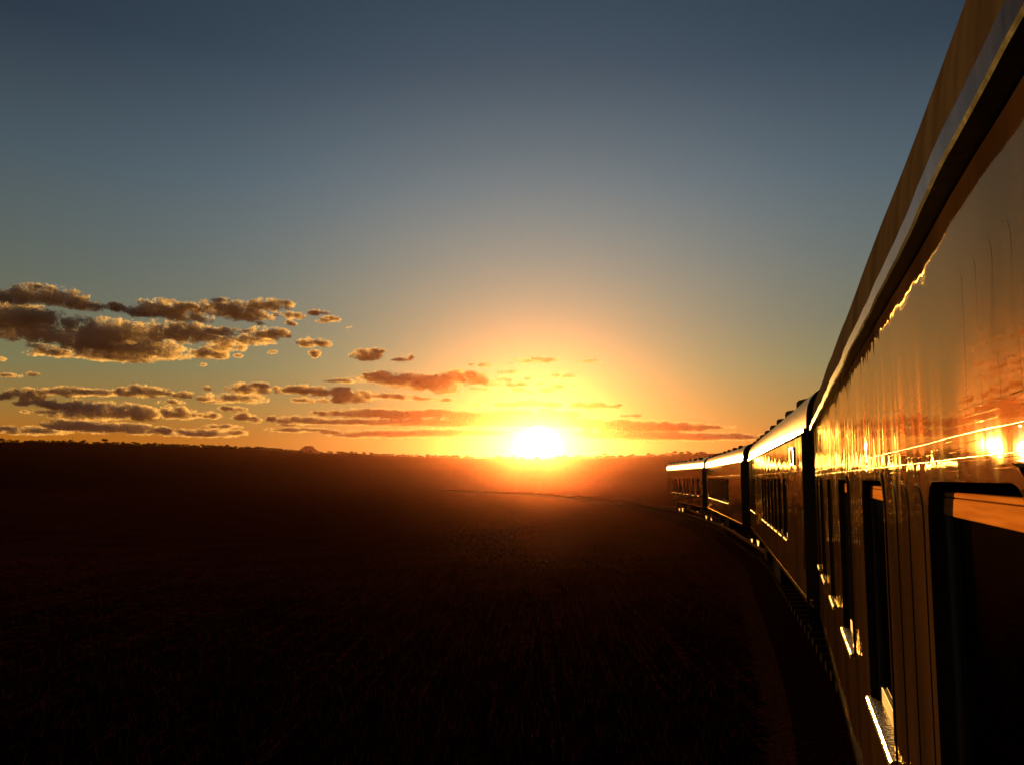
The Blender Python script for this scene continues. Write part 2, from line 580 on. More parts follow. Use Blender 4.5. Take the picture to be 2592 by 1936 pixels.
# ------------------------------------------------------------------ coaches
ZB, ZG, HW = .95, 3.33, 1.40             # body bottom, gutter, half width
ZS, ZW = 1.59, 2.69                       # window sill and head


def roof_prof(hw=HW):
    """outer roof profile from the left gutter over to the right"""
    half = [(0, 0), (.004, .11), (.012, .22), (.030, .33), (.065, .425), (.13, .515), (.23, .59), (.40, .66), (.65, .715), (.95, .75), (1.2, .765), (hw, .77)]
    L = [(hw + .012 - x, ZG + .03 + z) for x, z in half]
    Rr = [(-y, z) for y, z in L[::-1][1:]]
    return L + Rr


def ripple_fn(seed, near):
    rd = random.Random(seed)
    comps = [(2 * pi / rd.uniform(.09, .26), rd.uniform(0, 6.28), rd.uniform(.010, .030)) for _ in range(9)]
    big = [(2 * pi / rd.uniform(.7, 1.6), rd.uniform(0, 6.28), rd.uniform(.004, .010)) for _ in range(4)] + [(2 * pi / rd.uniform(.3, .55), rd.uniform(0, 6.28), rd.uniform(.004, .008)) for _ in range(3)]

    def f(s, z):
        y = 0
        # loose sheet at the window head, tighter above and below
        k = exp(-((z - 2.80) / .16) ** 2)
        kk = .26 + .74 * k
        if near:
            fade = min(max((s - CAM_S - 2.2) / 2.0, 0.10), 1)
            kk *= fade
        for w, p, a in comps: y += a / w * sin(w * s + p + .6 * z) * kk
        for w, p, a in big: y += a / w * sin(w * s + p + .3 * z) * (.35 + .65 * k)
        if near:                                        # one buckled panel beside the camera
            u = s - CAM_S - 1.75
            y += .0062 * sin(2 * pi * u / 1.25) * exp(-(u / .8) ** 2) * exp(-((z - 2.75) / .45) ** 2)
        # rounded turn-in towards the window head
        return y
    return f


# station of the camera along the near coach
CAM_S = -(POS[0][0] * sin(R(PHI[0])) + POS[0][1] * cos(R(PHI[0])))


def rounded(s0, s1, z0, z1, r, n=5):
    pts = []
    for (cx, cz, a0) in ((s1 - r, z1 - r, 0), (s0 + r, z1 - r, 90)):
        for k in range(n + 1):
            a = R(a0 + 90 * k / n); pts.append((cx + r * cos(a), cz + r * sin(a)))
    pts += [(s0, z0), (s1, z0)]
    return pts                                          # from right side over the top to the left, then the sill


def add_window(root, s0, s1, detail, lowered=.05):
    w = MB()
    # liner of the opening, 14 cm deep
    D = .09; yo = HW + .006; yi = HW - D
    r = .11
    inner = rounded(s0 + .012, s1 - .012, ZS, ZW - .008, r)
    outer_top = [(s1 + .03, ZW + .03), (s0 - .03, ZW + .03), (s0 - .03, ZS), (s1 + .03, ZS)]
    m = len(inner)
    vs = [(x, yo, z) for x, z in inner] + [(x, yi, z) for x, z in inner]
    fs = [(i, (i + 1) % m, m + (i + 1) % m, m + i) for i in range(m - 2)] + [(m - 1, 0, m, 2 * m - 1), (m - 3, m - 2, 2 * m - 2, 2 * m - 3)]
    w.add(vs, fs, False)
    # proud frame strip round the opening, following the rounded head
    out = rounded(s0 - .022, s1 + .022, ZS, ZW + .026, r + .03)
    vs = [(x, yo, z) for x, z in inner] + [(x, yo, z) for x, z in out] + [(x, HW - .02, z) for x, z in out]
    fs = []
    for i in range(m - 1):
        if i == m - 2: continue
        fs.append((i, i + 1, m + i + 1, m + i)); fs.append((m + i, m + i + 1, 2 * m + i + 1, 2 * m + i))
    fs.append((m - 1, 0, m, 2 * m - 1)); fs.append((2 * m - 1, m, 2 * m, 3 * m - 1))
    w.add(vs, fs, False)
    wo = w.build('window', M['paint'], root)
    # lowered timber sash; stiles and bottom rail coloured dark to imitate shade
    zt = ZW - lowered; yb = HW - .033
    sash = MB()
    sash.box(s0 + .012, s1 - .012, yb - .03, yb, zt - .013, zt, .002)
    sash.box(s0 + .012, s1 - .012, yb - .034, yb, zt - .063, zt - .016, .002)
    sash.build('sash_rail', M['wood'], wo)
    sash = MB()
    sash.box(s0 + .012, s0 + .07, yb - .033, yb - .002, ZS + .09, zt - .065, .003)
    sash.box(s1 - .07, s1 - .012, yb - .033, yb - .002, ZS + .09, zt - .065, .003)
    sash.box(s0 + .012, s1 - .012, yb - .033, yb - .001, ZS + .012, ZS + .088, .003)
    sash.build('sash', M['inside'], wo)
    g = MB(); g.box(s0 + .071, s1 - .071, yb - .02, yb - .014, ZS + .089, zt - .064)
    g.build('pane', M['glass'], wo)
    # sloping metal sill in the reveal, with a nosing
    sl = MB()
    sl.prism_x([(HW + .028, ZS - .028), (HW + .028, ZS - .004), (HW + .02, ZS + .004), (HW - D + .03, ZS + .018), (HW - D + .03, ZS - .028)], s0 - .015, s1 + .015)
    sl.build('sill', M['brass'], wo)
    return wo


def coach(idx, label, wins, detail=1, res=.05, vest=.7, seed=3):
    p = PHI[idx]
    root = empty('railway_coach', (POS[idx][0], POS[idx][1], RAIL), R(90 - p))
    tag(root, label, 'railway coach', 'coaches of the train')
    near = idx == 0
    rip = ripple_fn(seed, near)
    L = LEN; X0 = vest if not near else 0.0
    # ---- body: left side with window openings
    xs = [X0]
    edges = sorted([e for w in wins for e in (w[0] - .0, w[1])] + [X0, L])
    for a, b in zip(edges, edges[1:]):
        st = res
        if near and b > CAM_S: st = .02
        n = max(1, int((b - a) / st))
        xs += [a + (b - a) * (k + 1) / n for k in range(n)]
    zs = [ZB, 1.2, 1.4, ZS, 1.9, 2.2, 2.5, ZW, 2.74, 2.79, 2.84, 2.9, 2.97, 3.06, 3.16, 3.25, ZG + .02]
    mb = MB()
    nz = len(zs)
    vs = [(x, HW + rip(x, z), z) for x in xs for z in zs]
    fs = []
    for i in range(len(xs) - 1):
        xm = (xs[i] + xs[i + 1]) / 2
        inw = any(w[0] < xm < w[1] for w in wins)
        for j in range(nz - 1):
            if inw and ZS - .001 < zs[j] and zs[j + 1] < ZW + .001: continue
            fs.append((i * nz + j, i * nz + j + 1, (i + 1) * nz + j + 1, (i + 1) * nz + j))
    mb.add(vs, fs, True)
    # far side, floor, ends
    mb.add([(0, -HW, ZB), (L, -HW, ZB), (L, -HW, ZG + .02), (0, -HW, ZG + .02)], [(0, 1, 2, 3)])
    mb.add([(X0, HW, ZB), (L, HW, ZB), (L, -HW, ZB), (X0, -HW, ZB)], [(0, 1, 2, 3)])
    # curled sheet under the lower edge
    mb.prism_x([(HW + .012, ZB - .05), (HW + .012, ZB + .005), (HW - .03, ZB + .005), (HW - .03, ZB - .05)], X0, L)
    mb.build('body', M['paint'], root)
    # ---- inner lining so the windows open on a dark compartment
    ins = MB()
    ins.add([(X0 + .05, -HW + .08, ZB + .15), (L - .05, -HW + .08, ZB + .15), (L - .05, -HW + .08, ZG), (X0 + .05, -HW + .08, ZG)], [(0, 1, 2, 3)])
    ins.add([(X0 + .05, HW - .17, ZB + .15), (L - .05, HW - .17, ZB + .15), (L - .05, -HW + .08, ZB + .15), (X0 + .05, -HW + .08, ZB + .15)], [(0, 1, 2, 3)])
    for w0, w1 in zip(wins, wins[1:]):
        xm = (w0[1] + w1[0]) / 2
        ins.box(xm - .02, xm + .02, -HW + .1, HW - .18, ZB + .16, ZG - .02)
    ins.build('interior', M['inside'], root)
    # ---- end walls
    en = MB()
    en.box(L - .04, L + .004, -HW + .002, HW - .006, ZB - .02, ZG + .01)
    en.build('end_wall', M['end'], root)
    if vest:
        en = MB()
        en.box(0, .05, -HW + .25, HW - .42, ZB - .05, ZG + .01)
        en.box(.05, X0 + .02, HW - .46, HW - .42, ZB - .05, ZG + .01)
        en.box(X0 - .012, X0 + .03, HW - .44, HW - .012, ZB, ZG + .01)
        en.build('vestibule_wall', M['end'], root)
        dm = MB(); dm.box(.12, X0 - .08, HW - .418, HW - .395, ZB + .02, ZG - .3, .006)
        do = dm.build('door', M['end'], root)
        hm = MB(); hm.tube([(.62, HW - .385, 1.5), (.62, HW - .345, 1.52), (.62, HW - .345, 2.0), (.62, HW - .385, 2.02)], .014, 8); hm.build('handle', M['brass'], do)
        st = MB(); st.box(.1, X0 - .05, HW - .40, HW - .02, ZB - .06, ZB - .02, .005); st.box(.12, X0 - .07, HW - .25, HW + .02, ZB - .36, ZB - .33, .005)
        for xx in (.13, X0 - .1): st.box(xx, xx + .02, HW - .24, HW + .0, ZB - .33, ZB - .06)
        st.build('step', M['dark'], root)
        gr = MB(); gr.tube([(X0 - .03, HW - .02, 1.35), (X0 - .05, HW + .03, 1.4), (X0 - .05, HW + .03, 2.2), (X0 - .03, HW - .02, 2.25)], .013, 8); gr.build('grab_handle', M['brass'], root)
    # ---- roof
    rf = MB(); prof = roof_prof(); m = len(prof)
    nseg = int(L / .35)
    vs = []; fs = []
    for i in range(nseg + 1):
        x = -.02 + (L + .05) * i / nseg
        for j, (y, z) in enumerate(prof):
            dz = .006 * noise.noise(Vector((x * 1.3, y * 2, idx * 7.0)))
            vs.append((x, y + dz, z + dz))
    for i in range(nseg):
        for j in range(m - 1):
            fs.append((i * m + j, (i + 1) * m + j, (i + 1) * m + j + 1, i * m + j + 1))
    rf.add(vs, fs, True)
    rf.add([(-.02, y, z) for y, z in prof], [tuple(range(m))]); rf.add([(L + .03, y, z) for y, z in prof], [tuple(range(m))[::-1]])
    ro = rf.build('roof', M['roof_dusty'] if near else M['roof'], root)
    # gutter: a drip rail standing out from the side, slightly wavy
    gt = MB(); vs = []; fs = []
    gp = [(HW - .02, ZG), (HW + .044, ZG), (HW + .050, ZG + .006), (HW + .050, ZG + .058), (HW + .044, ZG + .064), (HW + .0, ZG + .068)]
    m = len(gp); n = int(L / (.12 if near else .4))
    for i in range(n + 1):
        x = -.03 + (L + .07) * i / n
        wv = .009 * noise.noise(Vector((x * 1.1, idx * 3.3, 0))) + .003 * noise.noise(Vector((x * 4.1, idx * 3.3, 4)))
        for (y, z) in gp: vs.append((x, y + wv * (y > HW + .01), z + wv * .7 * (y > HW + .01)))
    for i in range(n):
        for j in range(m - 1): fs.append((i * m + j, (i + 1) * m + j, (i + 1) * m + j + 1, i * m + j + 1))
    fs.append(tuple(range(m))); fs.append(tuple(n * m + j for j in range(m)))
    gt.add(vs, fs, False)
    gt.build('gutter', M['gutter'], root)
    # ---- roof ventilators: long low hoods on the crown
    for k in range(0 if near else 8):
        x = 1.0 + k * 2.45; xe = x + 1.9
        v = MB(); z = ZG + .53
        q = []
        for xx, h in ((x, .05), (xe, .17)):
            q += [(xx, 1.27, z - .06), (xx, 1.26, z + h - .04), (xx, 1.22, z + h), (xx, 1.13, z + h + .01), (xx, 1.10, z)]
        v.add(q, [(0, 1, 2, 3, 4), (9, 8, 7, 6, 5)] + [(a, 5 + a, 5 + (a + 1) % 5, (a + 1) % 5) for a in range(5)])
        vo = v.build('roof_ventilator', M['dark'], root)
        b = MB(); b.box(xe + .002, xe + .05, 1.14, 1.25, z + .03, z + .13, .01); b.build('vent_cowl', M['gutter'], vo)
    # ---- beads along the side
    for (zz, rr) in ((2.785, .0010), (2.735, .0010)) if near else ((2.80, .007),):
        bd = MB()
        n = int((L - X0) / .15)
        bd.tube([(X0 + (L - X0) * i / n, HW + rip(X0 + (L - X0) * i / n, zz) + .002, zz) for i in range(n + 1)], rr, 6)
        bd.build('side_bead', M['brass'] if near else M['paint'], root)
    # corner pillar strips
    cp = MB(); cp.box(L - .03, L + .012, HW - .02, HW + .014, ZB - .02, ZG, .004)
    cp.build('corner_strip', M['paint'], root)
    if vest:
        cp = MB(); cp.box(X0 - .012, X0 + .035, HW - .012, HW + .014, ZB - .02, ZG, .004)
        cp.build('corner_strip', M['paint'], root)
    # ---- windows
    for w in wins: add_window(root, w[0], w[1], detail, lowered=.036 if near else random.choice((.03, .05, .3, .05)))
    # ---- underframe, bogies, battery box
    uf = MB(); uf.box(.3, L - .1, -1.0, 1.0, .72, .93, .02); uf.box(.0, .3, -.16, .16, .72, .92, .01); uf.box(L - .1, L + .22, -.16, .16, .72, .92, .01)
    for yy in (-.75, .75):
        uf.cyl_y  # buffers are short round stubs seen end-on
        uf.tube([(L - .05, yy, .82), (L + .16, yy, .82)], .07, 10); uf.tube([(.05, yy, .82), (-.16, yy, .82)], .07, 10)
    uf.build('underframe', M['dark'], root)
    for (a, b, z0) in ((8.5, 8.85, .42), (6.6, 8.3, .45), (11.4, 12.6, .5)):
        bx = MB(); bx.box(a, b, .75, HW - .03, z0, ZB - .06, .03)
        bx.build('battery_box', M['dark'], root)
    for xc in (3.3, L - 3.0):
        bg = MB()
        for sgn in (-1, 1):
            bg.box(xc - 1.6, xc + 1.6, sgn * .78 - .06, sgn * .78 + .06, .44, .60, .02)
            for ax in (-1.05, 1.05):
                bg.box(xc + ax - .16, xc + ax + .16, sgn * .86 - .08, sgn * .86 + .1, .3, .56, .03)
            bg.box(xc - .45, xc + .45, sgn * .86 - .05, sgn * .86 + .08, .3, .42, .02)
        bg.box(xc - .3, xc + .3, -.95, .95, .55, .72, .02)
        bo = bg.build('bogie', M['dark'], root)
        for ax in (-1.05, 1.05):
            wh = MB()
            for sgn in (-1, 1):
                wh.cyl_y(xc + ax, .43, sgn * .53 if sgn > 0 else -.66, sgn * .66 if sgn > 0 else -.53, .43, 28)
            wh.tube([(xc + ax, -.54, .43), (xc + ax, .54, .43)], .07, 10)
            wh.build('wheelset', M['wheel'], bo)
    # ---- bellows to the next coach
    if idx < 3:
        bl = MB()
        for k in range(9):
            x = L + .006 + k * .055
            e = .0 if k % 2 else .05
            bl.box(x, x + .05, -.62 - e, .62 + e, ZB + .05 - e, 3.0 + e)
        bl.build('gangway_bellows', M['rubber'], root)
    return root


# near coach: windows by their station ahead of the camera
cs = CAM_S
w_near = [(cs + a, cs + b) for a, b in ((-4.75, -3.75), (-2.6, -1.6), (-.45, .55), (1.58, 2.68), (3.83, 4.88), (6.03, 7.04), (8.18, 8.89), (10.04, 10.8), (11.55, 12.0))]
near = coach(0, 'nearest dark glossy coach filling the right edge of the picture', w_near, 2, .03, 0.0, 3)
w2 = [(c - .40, c + .40) for c in (4.3, 5.6, 6.85, 8.05, 9.3, 10.6, 11.85, 16.9, 18.15, 19.4)]
car2 = coach(1, 'second coach, glossy with seven windows in a row behind the nearest coach', w2, 1, .05, .7, 11)
w3 = [(c - .42, c + .42) for c in (6.6, 7.9, 9.2, 10.5, 11.8, 13.1, 14.4, 15.7, 17.0, 18.4)]
car3 = coach(2, 'middle coach with brightest sunlit eave and one unbroken line of window sills', w3, 1, .06, .7, 23)
w4 = [(c - .36, c + .36) for c in (2.6, 5.1, 7.8, 9.6, 12.2, 14.6, 17.0)]
car4 = coach(3, 'farthest coach, last of the train, small and dim at the bend', w4, 1, .1, .7, 37)


def near_details(root):
    # arched raised panels low between two windows and under the gutter
    rip = ripple_fn(3, True)

    def arch(s0, s1, z0, z1, t):
        pts = rounded(CAM_S + s0, CAM_S + s1, z0, z1, (s1 - s0) / 2 - .002, 8)
        m = len(pts); mb = MB()
        ins = rounded(CAM_S + s0 + .008, CAM_S + s1 - .008, z0 + .008, z1 - .008, (s1 - s0) / 2 - .012, 8)
        vs = [(x, HW + rip(x, z) - .002, z) for x, z in pts] + [(x, HW + rip(x, z) + t, z) for x, z in ins]
        mb.add(vs, [(i, (i + 1) % m, m + (i + 1) % m, m + i) for i in range(m)] + [tuple(range(m, 2 * m))])
        return mb.build('arched_panel', M['paint'], root)
    for s in (2.83, 3.15, 3.47): arch(s - .03, s + .2, 1.15, 2.68, .003)
    for k in range(-2, 4): arch(1.64 + k * .132, 1.64 + k * .132 + .1, 2.83, 3.15, .0003)


near_details(near)
# small framed plate high on the second coach beside its entrance
pm = MB(); pm.box(1.95, 2.55, HW + .002, HW + .02, 2.93, 3.17, .006)
po = pm.build('destination_board', M['paint'], car2)
fm = MB()
for (a, b, c, d) in ((1.92, 2.58, 3.17, 3.195), (1.92, 2.58, 2.905, 2.93), (1.92, 1.95, 2.93, 3.17), (2.55, 2.58, 2.93, 3.17)):
    fm.box(a, b, HW + .003, HW + .034, c, d, .004)
fm.build('board_frame', M['brass'], po)


# ------------------------------------------------------------------ clouds: banks of vapour shreds at a real height
F22 = 1878.0
PITCH = R(6.28)


def pix_dir(X, Y):
    """view direction of a point of the sky given in the picture plane of a 2212 wide frame"""
    cx, cy = (X - 1106) / F22, (826 - Y) / F22
    d = Vector((cx, cos(PITCH) - cy * sin(PITCH), sin(PITCH) + cy * cos(PITCH)))
    return d.normalized()


ALT = 900.0
CLOUD_T = 1.0


def A(x, y, rx, ry, t=1.0): return (.3858 * x, 554.7 + .3858 * y, .3858 * rx, .3858 * ry, t)


def B(x, y, rx, ry, t=1.0): return (597.4 + .5015 * x, 725.4 + .5015 * y, .5015 * rx, .5015 * ry, t)


CLOUDS = [
    ('dark flat cloud at the top of the left bank, topmost at the left edge', [A(60, 235, 150, 32), A(250, 222, 170, 42), A(230, 172, 40, 12, .5)]),
    ('small dark ragged cloud right of the topmost left cloud', [A(440, 262, 100, 34), A(500, 290, 60, 16, .6)]),
    ('dark cloud mass cut by the left edge below the topmost cloud', [A(60, 350, 200, 70), A(200, 330, 120, 40), A(180, 425, 190, 60), A(400, 370, 120, 35, .5), A(40, 440, 60, 12, .5)]),
    ('dark long cloud with a gold right tip in the upper bank', [A(640, 288, 75, 22), A(780, 310, 100, 28), A(930, 300, 170, 42), A(1040, 345, 130, 28, .7), A(1060, 290, 60, 25)]),
    ('upper cloud with broad golden right end nearest the small puffs', [A(1290, 300, 170, 45), A(1380, 335, 130, 30), A(1500, 275, 130, 32, .8), A(1600, 262, 60, 15, .5), A(1630, 330, 80, 22, .6), A(1230, 245, 60, 10, .5)]),
    ('largest dark cloud with gold underside in the left bank', [A(480, 480, 150, 60), A(640, 430, 200, 60), A(700, 500, 240, 60), A(620, 540, 190, 45), A(740, 570, 130, 25), A(890, 540, 160, 45, .8), A(1000, 430, 190, 55), A(1120, 450, 120, 35, .8)]),
    ('golden slanting cloud under the upper bank', [A(1180, 545, 100, 38), A(1270, 500, 110, 42, .8), A(1390, 470, 130, 28, .8), A(1500, 435, 110, 32), A(1240, 420, 110, 22, .8), A(1590, 445, 45, 14, .5)]),
    ('thin golden cloud strip below the left dark mass', [A(300, 540, 120, 22), A(230, 505, 70, 14, .5), A(500, 553, 65, 14, .6), A(560, 578, 40, 8, .5)]),
    ('small gold puff topmost right of the upper bank', [A(1780, 315, 50, 16)]),
    ('small gold and grey puff below the topmost puff', [A(1850, 350, 50, 15), A(1800, 362, 40, 8, .5)]),
    ('small gold puff close under the bright right end of the upper bank', [A(1630, 376, 38, 16)]),
    ('tiny gold puff between the upper bank and the slanting cloud', [A(1460, 375, 22, 8, .6)]),
    ('round gold puff alone right of the slanting cloud', [A(1755, 485, 88, 26)]),
    ('little puff directly under the round gold puff', [A(1764, 553, 36, 24)]),
    ('dark puff with gold right side, alone between left bank and sun', [A(2055, 552, 85, 34), A(2110, 530, 45, 14)]),
    ('faint tiny gold shred right of the slanting cloud', [A(1525, 535, 28, 9, .6)]),
    ('tiny gold shred tucked under the slanting cloud', [A(1340, 556, 28, 10, .6)]),
    ('faint speck of cloud below the big dark cloud', [A(1140, 605, 20, 6, .5)]),
    ('faint orange puff farthest right of the upper puffs', [A(1950, 398, 24, 9, .5)]),
    ('thin gold cloud shred low at the left edge, the longer of two', [A(45, 664, 70, 9, .7)]),
    ('thin gold cloud shred just right of the longer one at the left edge', [A(180, 658, 28, 10, .7)]),
    ('tiny gold shred on the left edge under the dark mass', [A(10, 573, 20, 8, .5)]),
    ('ragged long cloud row at the left, upper row of the lower bank', [A(40, 780, 80, 24), A(170, 775, 110, 32), A(110, 815, 40, 22, .6), A(300, 765, 90, 22, .8), A(400, 760, 100, 26), A(560, 765, 110, 18), A(700, 760, 60, 24), A(800, 758, 130, 30), A(920, 770, 60, 16, .8), A(1020, 775, 60, 20, .8), A(960, 815, 60, 14, .6)]),
    ('golden heaped cloud right of the upper row', [A(1390, 745, 110, 32), A(1440, 722, 60, 16), A(1340, 795, 140, 25, .8), A(1160, 790, 60, 22, .6), A(1155, 738, 22, 14, .6), A(1190, 812, 60, 10, .6)]),
    ('lumpy brown cloud midway between heaped cloud and sun', [A(1600, 748, 80, 20), A(1690, 752, 60, 30), A(1820, 760, 140, 26), A(1980, 785, 120, 36), A(1900, 805, 110, 22), A(1690, 805, 60, 18, .7), A(1920, 740, 60, 10, .7)]),
    ('reddish brown cloud up left of the sun', [B(520, 190, 180, 20), B(420, 180, 50, 20), B(640, 205, 170, 34), B(790, 180, 110, 28), B(860, 195, 60, 16), B(720, 235, 80, 18, .7), B(310, 195, 70, 10, .7), B(480, 158, 50, 7, .5)]),
    ('small dark cloudlet trailing left of the lone dark puff', [B(540, 103, 40, 8, .7), B(578, 95, 12, 10), B(230, 195, 30, 5, .5)]),
    ('thin brown strip cloud under the reddish cloud', [B(500, 262, 100, 10), B(580, 270, 60, 8), B(650, 270, 40, 5, .6), B(733, 276, 26, 8), B(860, 296, 16, 4, .6)]),
    ('broad dark cloud low at the left, lower row of the bank', [A(260, 825, 90, 25), A(420, 840, 130, 30), A(480, 880, 190, 38), A(640, 870, 230, 42), A(800, 880, 110, 40), A(980, 880, 110, 34), A(1050, 890, 60, 16, .7), A(220, 868, 70, 9, .6)]),
    ('long faint brown layer just above the horizon at left', [A(420, 945, 140, 28, 1.3), A(600, 960, 240, 26, 1.3), A(800, 980, 110, 16, 1.2), A(180, 975, 160, 20, 1.2), A(900, 970, 60, 18, 1.2), A(1130, 990, 200, 20, 1.2), A(20, 960, 50, 8, .9), A(1310, 985, 60, 14, 1.1)]),
    ('trio of small brown clouds above the faint layer', [A(1300, 853, 75, 15), A(1185, 888, 60, 18), A(1365, 897, 80, 20), A(1430, 915, 50, 12, .7), A(1240, 950, 100, 12, .7), A(1515, 905, 36, 18)]),
    ('wide orange cloud bank reaching towards the sun from the left', [B(230, 335, 80, 11), B(400, 336, 170, 15, 1.3), B(560, 340, 160, 16, 1.3), B(690, 332, 110, 13, 1.2), B(820, 346, 130, 17, 1.2), B(110, 365, 130, 15, 1.2), B(60, 380, 60, 8), B(330, 372, 150, 12, 1.2), B(560, 372, 200, 15, 1.3), B(760, 376, 180, 14, 1.2), B(900, 372, 140, 14)]),
    ('flat brown cloud strips under the orange bank', [B(90, 406, 120, 9), B(230, 414, 60, 7), B(460, 424, 210, 13, 1.2), B(690, 420, 230, 13, 1.2), B(880, 418, 150, 11), B(340, 432, 60, 6)]),
    ('bright cloud bank right above the sun', [B(1000, 345, 130, 22, 1.2), B(1130, 340, 130, 22, 1.1), B(1260, 340, 70, 16, .8), B(1050, 375, 150, 20, .7), B(1230, 375, 120, 20, .7)]),
    ('small cloud row with bright edges over the sun', [B(1000, 298, 60, 9), B(1090, 292, 80, 12), B(1200, 298, 40, 10), B(1300, 300, 40, 12), B(1370, 300, 60, 13), B(1450, 305, 36, 7, .7)]),
    ('brown cloud bank right of the sun reaching the train roofs', [B(1310, 375, 90, 20, 1.4), B(1450, 388, 120, 22, 1.4), B(1600, 392, 150, 20, 1.4), B(1740, 394, 140, 16, 1.4), B(1880, 395, 80, 8, .7), B(1420, 425, 140, 20, 1.4), B(1620, 430, 190, 21, 1.4), B(1850, 436, 230, 14, 1.4), B(2040, 438, 90, 8)]),
    ('thin bright strip cloud high above the sun', [B(1110, 108, 100, 12, .3), B(1170, 105, 50, 8, .3)]),
    ('second thin bright strip right of the high bright strip', [B(1345, 110, 58, 8, .3)]),
    ('glowing scrap of mackerel cloud right of the reddish cloud', [B(1010, 212, 30, 8, .7)]),
    ('glowing scrap of mackerel cloud right of the reddish cloud', [B(1062, 208, 26, 8, .7)]),
    ('glowing scrap of mackerel cloud right of the reddish cloud', [B(1040, 234, 30, 7, .7)]),
    ('glowing scrap of mackerel cloud right of the reddish cloud', [B(1160, 235, 36, 8, .7)]),
    ('glowing scrap of mackerel cloud right of the reddish cloud', [B(1215, 220, 26, 9, .7)]),
    ('glowing scrap of mackerel cloud right of the reddish cloud', [B(1092, 243, 24, 6, .7)]),
    ('glowing scrap of mackerel cloud right of the reddish cloud', [B(1130, 207, 14, 5, .7)]),
    ('glowing scrap of mackerel cloud right of the reddish cloud', [B(1085, 183, 20, 5, .7)]),
    ('thin glowing strip above the mackerel scraps', [B(1240, 172, 56, 5, .75)]),
    ('bright slanting streak between reddish cloud and mackerel shreds', [B(880, 230, 70, 9, .3), B(935, 210, 60, 9, .3), B(980, 190, 40, 8, .3)]),
    ('bright shred above the slanting streak', [B(990, 155, 50, 7, .3)]),
    ('small pale shred above the right end of the reddish cloud', [B(900, 128, 50, 8, .3), B(850, 124, 26, 4, .3)]),
    ('thin gold wisp low right of the sun', [B(1520, 343, 60, 5, .5)]),
    ('tiny gold speck at the end of the bright-edged row', [B(1480, 297, 20, 6, .4)]),
]


def make_cloud(i, label, lobes):
    pts = []; sz = []
    X0 = sum(l[0] for l in lobes) / len(lobes); Y0 = sum(l[1] for l in lobes) / len(lobes)
    for (X, Y, rx, ry, t) in lobes:
        d = pix_dir(X, Y)
        el = asin(d.z)
        D = min(ALT / sin(el), 21000.0)
        c = d * D + CAM
        f = D / F22
        right = Vector((d.y, -d.x, 0)).normalized(); fwd = Vector((d.x, d.y, 0)).normalized()
        area = pi * rx * ry * .2143
        want = int(area * 20.0 * t * CLOUD_T) + 30
        got = 0; tries = 0
        sc_n = 1.0 / (f * 20)
        sd = Vector((i * 13.7, i * 5.1, 2.0))
        while got < want and tries < want * 7:
            tries += 1
            u, v, w = random.uniform(-1.15, 1.15), random.uniform(-1.1, 1.25), random.uniform(-1, 1)
            vv = v * (1.35 if v < 0 else .92)
            q = u * u + vv * vv + w * w
            if q > 1.5: continue
            P = right * (u * rx * f) + Vector((0, 0, v * ry * f)) + fwd * (w * rx * f * .8)
            G = P * sc_n; G.z *= 1.7
            nn = noise.noise(G + sd + c * sc_n) + .55 * noise.noise((G + sd + c * sc_n) * 2.3) + .42 * noise.noise((G + c * sc_n) * 5.1)
            dens = (.80 if rx > 28 else 1.0) - q + nn * 1.45 - (1 - t) * .25
            if dens < random.random() * .6: continue
            pts.append(c + P); sz.append(D * .00085 * random.uniform(.6, 1.35)); got += 1
    base = Vector(pts[0])
    cen = np.array([tuple(p) for p in pts]); sz = np.array(sz)
    cen = np.repeat(cen, 3, 0); sz = np.repeat(sz, 3)
    cen = cen + rng.normal(size=cen.shape) * (sz * .6)[:, None]
    org = cen.mean(0)
    o = np_mesh('cloud', flakes(cen - org, sz * .66, 3), 3, M['cloud'])
    o.location = org
    tag(o, label, 'cloud', 'mackerel scraps by the sun' if 'scrap of mackerel' in label else 'sunset clouds')
    return len(pts)


tot = 0
for i, (lab, lob) in enumerate(CLOUDS): tot += make_cloud(i, lab, lob)


# ------------------------------------------------------------------ haze
def make_haze():
    mb = MB(); mb.box(-2500, 2500, -600, 3000, -60, 130)
    m = bpy.data.materials.new('glare_haze'); m.use_nodes = True
    nt = m.node_tree; nt.nodes.clear()
    out = nt.nodes.new('ShaderNodeOutputMaterial'); pv = nt.nodes.new('ShaderNodeVolumePrincipled')
    pv.inputs['Color'].default_value = (1, .37, .25, 1); pv.inputs['Density'].default_value = .0000175; pv.inputs['Anisotropy'].default_value = .95  # added scattering volume, tinted red to imitate the sun's lens glare
    nt.links.new(pv.outputs[0], out.inputs['Volume'])
    o = mb.build('haze', m)
    tag(o, kind='stuff')


make_haze()

# ------------------------------------------------------------------ sky, sun, camera
EXPOSURE = 1.5
K = 2 ** -EXPOSURE


